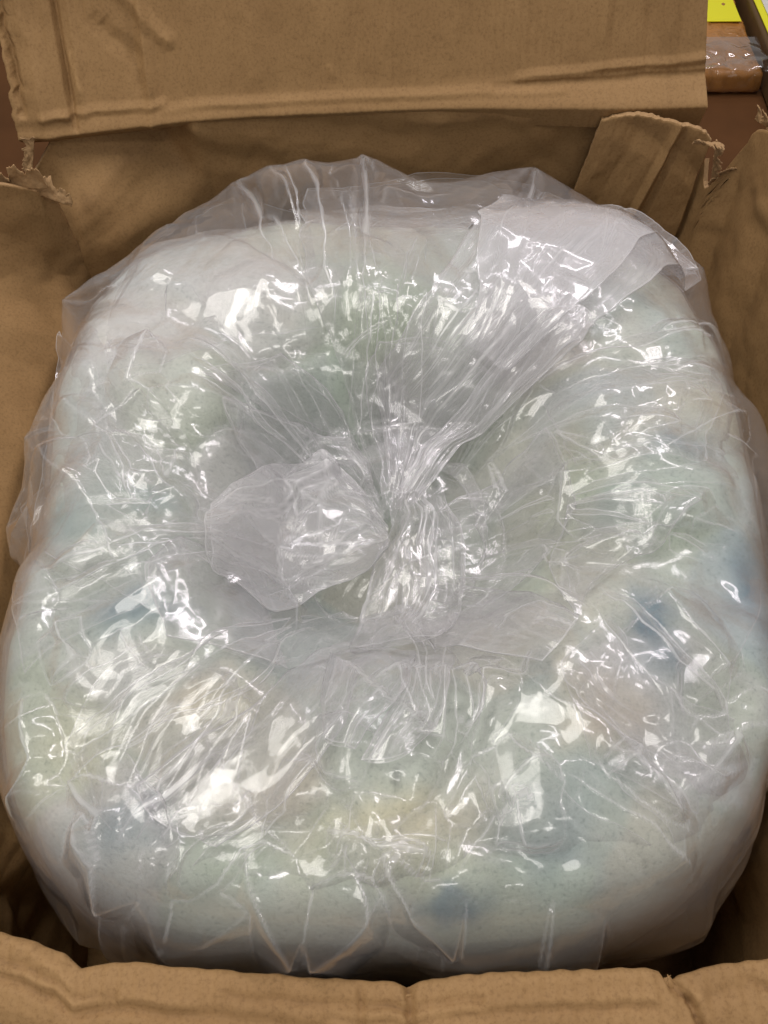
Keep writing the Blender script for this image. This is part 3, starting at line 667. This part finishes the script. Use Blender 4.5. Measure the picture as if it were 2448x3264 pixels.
SHEETS = [   # name, two long edges in plan, (lift, height over the padding, pleats, facets, crumple, fine crumple, bulged end, cells along, cells across, end lift, layers)
('side_sheet', [(-0.064, -0.122), (-0.098, -0.112), (-0.141, -0.092), (-0.196, -0.057), (-0.269, -0.014)], [(-0.086, -0.028), (-0.128, 0.023), (-0.173, 0.073), (-0.240, 0.172), (-0.279, 0.214)], (.004, .006, .003, .004, .0012, .0005, 0, 2, 6, 0, 0)),
    ('tail_sheet', [(-0.003, 0.041), (-0.032, 0.124), (-0.062, 0.197), (-0.082, 0.346), (-0.079, 0.374)], [(0.007, 0.041), (0.025, 0.138), (0.060, 0.220), (0.108, 0.340), (0.182, 0.353)], (.008, .012, .004, .007, .0012, .0006, .03, 2, 6, .012, 1)),
    ('tail_sheet', [(0.004, 0.041), (-0.003, 0.125), (0.040, 0.181), (0.088, 0.273), (0.158, 0.331)], [(0.013, 0.028), (0.046, 0.082), (0.088, 0.101), (0.157, 0.136), (0.277, 0.254)], (.014, .016, .006, .008, .0015, .0008, .045, 2, 7, .012, 1)),
    ('tail_sheet', [(0.007, 0.024), (0.047, 0.094), (0.082, 0.119), (0.124, 0.148)], [(0.023, 0.017), (0.060, 0.068), (0.101, 0.094), (0.159, 0.126)], (.008, .030, .004, .004, .001, .0004, .01, 1.5, 5, .004, 1)),
    ('tail_sheet', [(0.061, 0.136), (0.080, 0.179), (0.081, 0.249), (0.098, 0.321)], [(0.095, 0.116), (0.148, 0.150), (0.230, 0.248), (0.272, 0.260)], (.008, .030, .003, .007, .0016, .0008, .03, 2, 4, .008, 1)),
    ('tail_sheet', [(-0.010, 0.042), (-0.046, 0.090), (-0.092, 0.090), (-0.131, 0.098)], [(-0.007, 0.053), (-0.032, 0.105), (-0.039, 0.114), (-0.081, 0.135)], (.006, .010, .003, .005, .0010, .0004, 0, 2, 3, .004, 1)),
    ('tail_sheet', [(0.000, 0.008), (-0.038, 0.048), (-0.071, 0.043), (-0.096, 0.033)], [(0.000, 0.024), (-0.025, 0.082), (-0.066, 0.090), (-0.117, 0.078)], (.010, .016, .003, .007, .0018, .0010, .01, 2, 4, .002, 1)),
    ('tail_sheet', [(0.000, 0.017), (-0.007, 0.082), (-0.011, 0.125), (0.000, 0.144)], [(0.023, 0.024), (0.046, 0.077), (0.064, 0.106), (0.085, 0.119)], (.010, .020, .004, .006, .0010, .0004, .01, 2, 4, 0, 1)),
    ('tail_sheet', [(0.023, 0.009), (0.058, 0.033), (0.096, 0.058), (0.124, 0.061)], [(0.028, -0.052), (0.069, -0.061), (0.109, -0.039), (0.129, -0.007)], (.008, .012, .004, .005, .0008, .0003, .0, 2, 4, 0, 1)),
    ('tail_sheet', [(0.016, -0.029), (0.070, -0.049), (0.106, -0.090), (0.119, -0.103)], [(0.009, -0.068), (0.035, -0.102), (0.069, -0.125), (0.097, -0.135)], (.008, .012, .005, .009, .0020, .0010, .0, 2, 4, 0, 1)),
    ('tail_sheet', [(-0.015, -0.078), (-0.053, -0.118), (-0.092, -0.158), (-0.137, -0.191)], [(-0.008, -0.112), (-0.024, -0.160), (-0.050, -0.200), (-0.088, -0.228)], (.006, .010, .005, .004, .0010, .0003, .01, 1.3, 4, 0, 1)),
    ('tail_sheet', [(-0.058, -0.125), (-0.076, -0.116), (-0.104, -0.107), (-0.123, -0.103)], [(-0.082, -0.061), (-0.107, -0.039), (-0.130, -0.029), (-0.146, -0.054)], (.006, .012, .002, .006, .0020, .0010, .005, 2, 3, 0, 1)),
    ('tail_sheet', [(0.015, -0.107), (0.011, -0.148), (0.003, -0.176), (-0.007, -0.195)], [(0.043, -0.111), (0.046, -0.141), (0.034, -0.173), (0.023, -0.191)], (.008, .012, .004, .005, .0012, .0005, .004, 1.5, 4, 0, 1)),
    ('tail_sheet', [(-0.012, -0.097), (-0.031, -0.118), (-0.037, -0.147), (-0.034, -0.165)], [(0.020, -0.107), (0.019, -0.142), (0.005, -0.166), (-0.010, -0.190)], (.010, .016, .004, .006, .0010, .0005, .004, 1.5, 4, 0, 1)),
    ('tail_sheet', [(0.119, -0.097), (0.116, -0.042), (0.127, -0.003)], [(0.132, -0.065), (0.170, -0.041), (0.209, -0.013)], (.006, .008, .002, .006, .0012, .0006, .005, 2, 3, 0, 1)),
    ('tail_sheet', [(0.098, -0.131), (0.123, -0.164), (0.153, -0.187), (0.199, -0.206)], [(0.138, -0.095), (0.159, -0.136), (0.185, -0.160), (0.222, -0.162)], (.004, .006, .004, .004, .0008, .0004, 0, 1.2, 4, 0, 0)),
    ('tail_ruffle', [(0.003, 0.001), (-0.023, 0.039), (-0.049, 0.068), (-0.084, 0.038), (-0.120, -0.009)], [(0.003, -0.018), (-0.011, -0.036), (-0.028, -0.047), (-0.066, -0.076), (-0.097, -0.071)], (.016, .024, .005, .013, .0032, .0016, .004, 2.4, 4, .004, 1)),
    ('neck', [(0.010, 0.041), (-0.009, -0.018), (-0.015, -0.061), (-0.018, -0.111)], [(0.044, 0.041), (0.055, -0.016), (0.050, -0.059), (0.035, -0.107)], (.016, .018, .006, .004, .0016, .0008, .004, 1.6, 6, 0, 1)),
]
for k_, (nm, LL_, RR_, (li, of, pl, fa, mi, sm, bu, cs_, ct_, ze, tw)) in enumerate(SHEETS):
    tail(nm, LL_, RR_, li, of, 20 + k_, pl * .6, fa * 1.15, mi * 2.0, sm, bu, cs_, ct_, zend=ze, two=bool(tw), mat=FILM3 if (nm == 'tail_ruffle' or k_ in (2, 4)) else None)
OUTER_SHEETS = [   # loose layers lying on the outer part of the bag
('film_sheet', [(-0.140, -0.112), (-0.171, -0.144), (-0.181, -0.175), (-0.163, -0.202)], [(-0.065, -0.125), (-0.071, -0.172), (-0.100, -0.219), (-0.129, -0.240)], (.003, .005, .006, .005, .0008, .0004, 0, 1.3, 6, 0, 0)),
    ('film_sheet', [(-0.059, -0.208), (-0.090, -0.227), (-0.118, -0.250), (-0.130, -0.259)], [(-0.007, -0.230), (-0.008, -0.248), (-0.029, -0.262), (-0.052, -0.272)], (.003, .005, .004, .006, .0010, .0004, 0, 1.5, 4, 0, 0)),
    ('film_sheet', [(-0.028, -0.225), (-0.008, -0.248), (0.019, -0.262), (0.050, -0.272)], [(0.090, -0.195), (0.117, -0.216), (0.157, -0.235), (0.145, -0.257)], (.003, .005, .003, .007, .0008, .0003, 0, 1.5, 3, 0, 0)),
    ('film_sheet', [(0.137, -0.092), (0.112, -0.132), (0.117, -0.162), (0.119, -0.183)], [(0.251, -0.056), (0.218, -0.120), (0.204, -0.169), (0.174, -0.209)], (.003, .005, .004, .007, .0010, .0004, 0, 1.5, 4, 0, 0)),
    ('film_sheet', [(0.120, 0.108), (0.124, 0.078), (0.133, 0.050), (0.139, 0.026)], [(0.206, 0.124), (0.264, 0.122), (0.305, 0.116), (0.249, 0.013)], (.003, .005, .006, .004, .0012, .0006, 0, 1.2, 6, 0, 0)),
    ('film_sheet', [(-0.079, 0.390), (-0.146, 0.411), (-0.199, 0.383), (-0.212, 0.194)], [(-0.047, 0.162), (-0.096, 0.148), (-0.148, 0.120), (-0.206, 0.090)], (.003, .005, .004, .006, .0012, .0006, 0, 1.6, 4, 0, 0)),
    ('film_sheet', [(-0.192, 0.075), (-0.215, 0.045), (-0.272, 0.070), (-0.288, 0.043)], [(-0.126, -0.023), (-0.146, -0.083), (-0.182, -0.115), (-0.209, -0.135)], (.003, .005, .005, .005, .0008, .0004, 0, 1.3, 5, 0, 0)),
    ('film_sheet', [(0.121, -0.188), (0.141, -0.202), (0.154, -0.217), (0.160, -0.234)], [(0.195, -0.170), (0.207, -0.178), (0.204, -0.205), (0.203, -0.232)], (.003, .006, .003, .006, .0008, .0004, 0, 1.4, 3, 0, 0)),
]
for k_, (nm, LL_, RR_, (li, of, pl, fa, mi, sm, bu, cs_, ct_, ze, tw)) in enumerate(OUTER_SHEETS):
    tail(nm, LL_, RR_, li, of, 60 + k_, pl, fa, mi, sm, bu, cs_, ct_, zend=ze, two=bool(tw), base=HS, mat=FILM)
print('tails', time.time() - T0)

# ================================================================== parcels behind
exec_parcels = True
def rounded_box(name, c, size, rz, mat, parent, bev=.01, amp=0, seed=0):
    import bmesh
    bm = bmesh.new(); bmesh.ops.create_cube(bm, size=1)
    for v in bm.verts: v.co = (v.co.x * size[0], v.co.y * size[1], v.co.z * size[2])
    bmesh.ops.bevel(bm, geom=bm.edges[:], offset=bev, segments=4, profile=.5, affect='EDGES')
    bmesh.ops.subdivide_edges(bm, edges=[e for e in bm.edges if e.calc_length() > .03], cuts=24, use_grid_fill=True)
    if amp:
        co = np.array([v.co[:] for v in bm.verts]); nn = np.array([v.normal[:] for v in bm.verts])
        d = amp * (fbm(co[:, 0] * 40 + co[:, 2] * 31, co[:, 1] * 40 - co[:, 2] * 17, seed, 4))
        # gathers in the wrap near the front edge
        co = co + nn * d[:, None]
        for v, q in zip(bm.verts, co): v.co = q
    me = bpy.data.meshes.new(name); bm.to_mesh(me); bm.free()
    me.polygons.foreach_set('use_smooth', np.ones(len(me.polygons), bool))
    o = link(name, me, parent, mat); o.location = c; o.rotation_euler.z = rz; return o
def wrap_mat(name, col, rough=.05):
    m, nt, out = new_mat(name); L = nt.links.new
    tc = N(nt, 'ShaderNodeTexCoord')
    n1 = N(nt, 'ShaderNodeTexNoise', i_Scale=38.0, i_Detail=4.0, i_Distortion=1.2); L(tc.outputs['Object'], n1.inputs['Vector'])
    r = ramp(nt, n1.outputs[0], [(.35, tuple(c * .8 for c in col)), (.7, tuple(c * 1.15 for c in col))])
    b = N(nt, 'ShaderNodeBsdfPrincipled', i_Roughness=.5); L(r.outputs[0], b.inputs['Base Color'])
    b.inputs['Coat Weight'].default_value = 1; b.inputs['Coat Roughness'].default_value = rough
    bp = N(nt, 'ShaderNodeBump', i_Strength=.9, i_Distance=.010); L(n1.outputs[0], bp.inputs['Height']); L(bp.outputs[0], b.inputs['Coat Normal'])
    L(b.outputs[0], out.inputs[0]); return m
WRAP = wrap_mat('wrapped_brown_carton', (.36, .15, .026))
YEL = plain_mat('yellow_label', (.75, .72, .02), .35); WHT = plain_mat('white_label', (.62, .60, .58), .5, .08, 90); INK = plain_mat('dark_print', (.08, .08, .09), .6)
DKC = plain_mat('brown_carton', (.10, .055, .02), .6, .15, 30)
pa = empty('wrapped_parcel', (.514, 1.17, .002))
tag(pa, 'flat brown packet in shiny clear wrap with a yellow band, on floor behind the box', 'parcel')
rounded_box('wrapped_body', (0, 0, .0185), (.178, .38, .034), 0, WRAP, pa, .009, .006, 3)
def flat(name, pts, parent, mat, th=.0012):
    pts = np.array(pts, float); n = len(pts); V = np.concatenate([pts, pts + [0, 0, th]])
    F4 = [(i, (i + 1) % n, n + (i + 1) % n, n + i) for i in range(n)]
    me = bpy.data.meshes.new(name); me.from_pydata(V.tolist(), [], [tuple(range(n))[::-1], tuple(range(n, 2 * n))] + F4); me.update()
    return link(name, me, parent, mat)
flat('yellow_band', [(-.080, -.048, .0375), (.080, -.046, .0375), (.080, .17, .0375), (-.080, .17, .0375)], pa, YEL)
wi = tin_raster(14, 9, 90, 60, 77, soft=1)
Sx, Sy = np.meshgrid(np.linspace(0, 1, 90), np.linspace(0, 1, 60), indexing='ij')
wx_ = -.092 + .184 * Sx; run = .13 * Sy
Pw = np.stack([wx_, -.195 + np.maximum(0, run - .034), np.minimum(run, .034) + .004 + .004 * np.sin(np.clip(run / .034, 0, 1.6) * 1.2)], -1)
Pw = Pw + np.stack([0 * wx_, -.5 * np.ones_like(wx_), np.ones_like(wx_)], -1) * (.007 * (wi + .4) * sstep(1.0, .55, Sy))[..., None]
wm = mesh_from('clear_wrap', Pw, grid_faces(90, 60)); link('clear_wrap', wm, pa, film_mat('stretch_wrap', .0, .05, edge=.1, f0=.16))
pb = empty('labelled_carton', (.735, 1.13, .002))
tag(pb, 'flat brown carton with yellow-edged white printed label at the top right', 'carton')
rounded_box('carton_body', (0, 0, .027), (.25, .56, .052), R(-1), DKC, pb, .004)
flat('label', [(-.119, -.27, .0545), (.11, -.27, .0545), (.11, .27, .0545), (-.119, .27, .0545)], pb, YEL)
flat('printed_panel', [(-.108, -.25, .0565), (-.070, -.25, .0565), (-.070, .26, .0565), (-.108, .26, .0565)], pb, WHT)
rs_ = np.random.RandomState(4)
for q in range(12):
    y_ = -.16 + q * .022; w_ = rs_.uniform(.004, .008); x_ = -.092 + rs_.uniform(-.004, .004)
    flat('print_mark', [(x_ - w_, y_, .058), (x_ + w_, y_, .058), (x_ + w_, y_ + .005, .058), (x_ - w_, y_ + .005, .058)], pb, INK, .0006)
print('total', time.time() - T0)
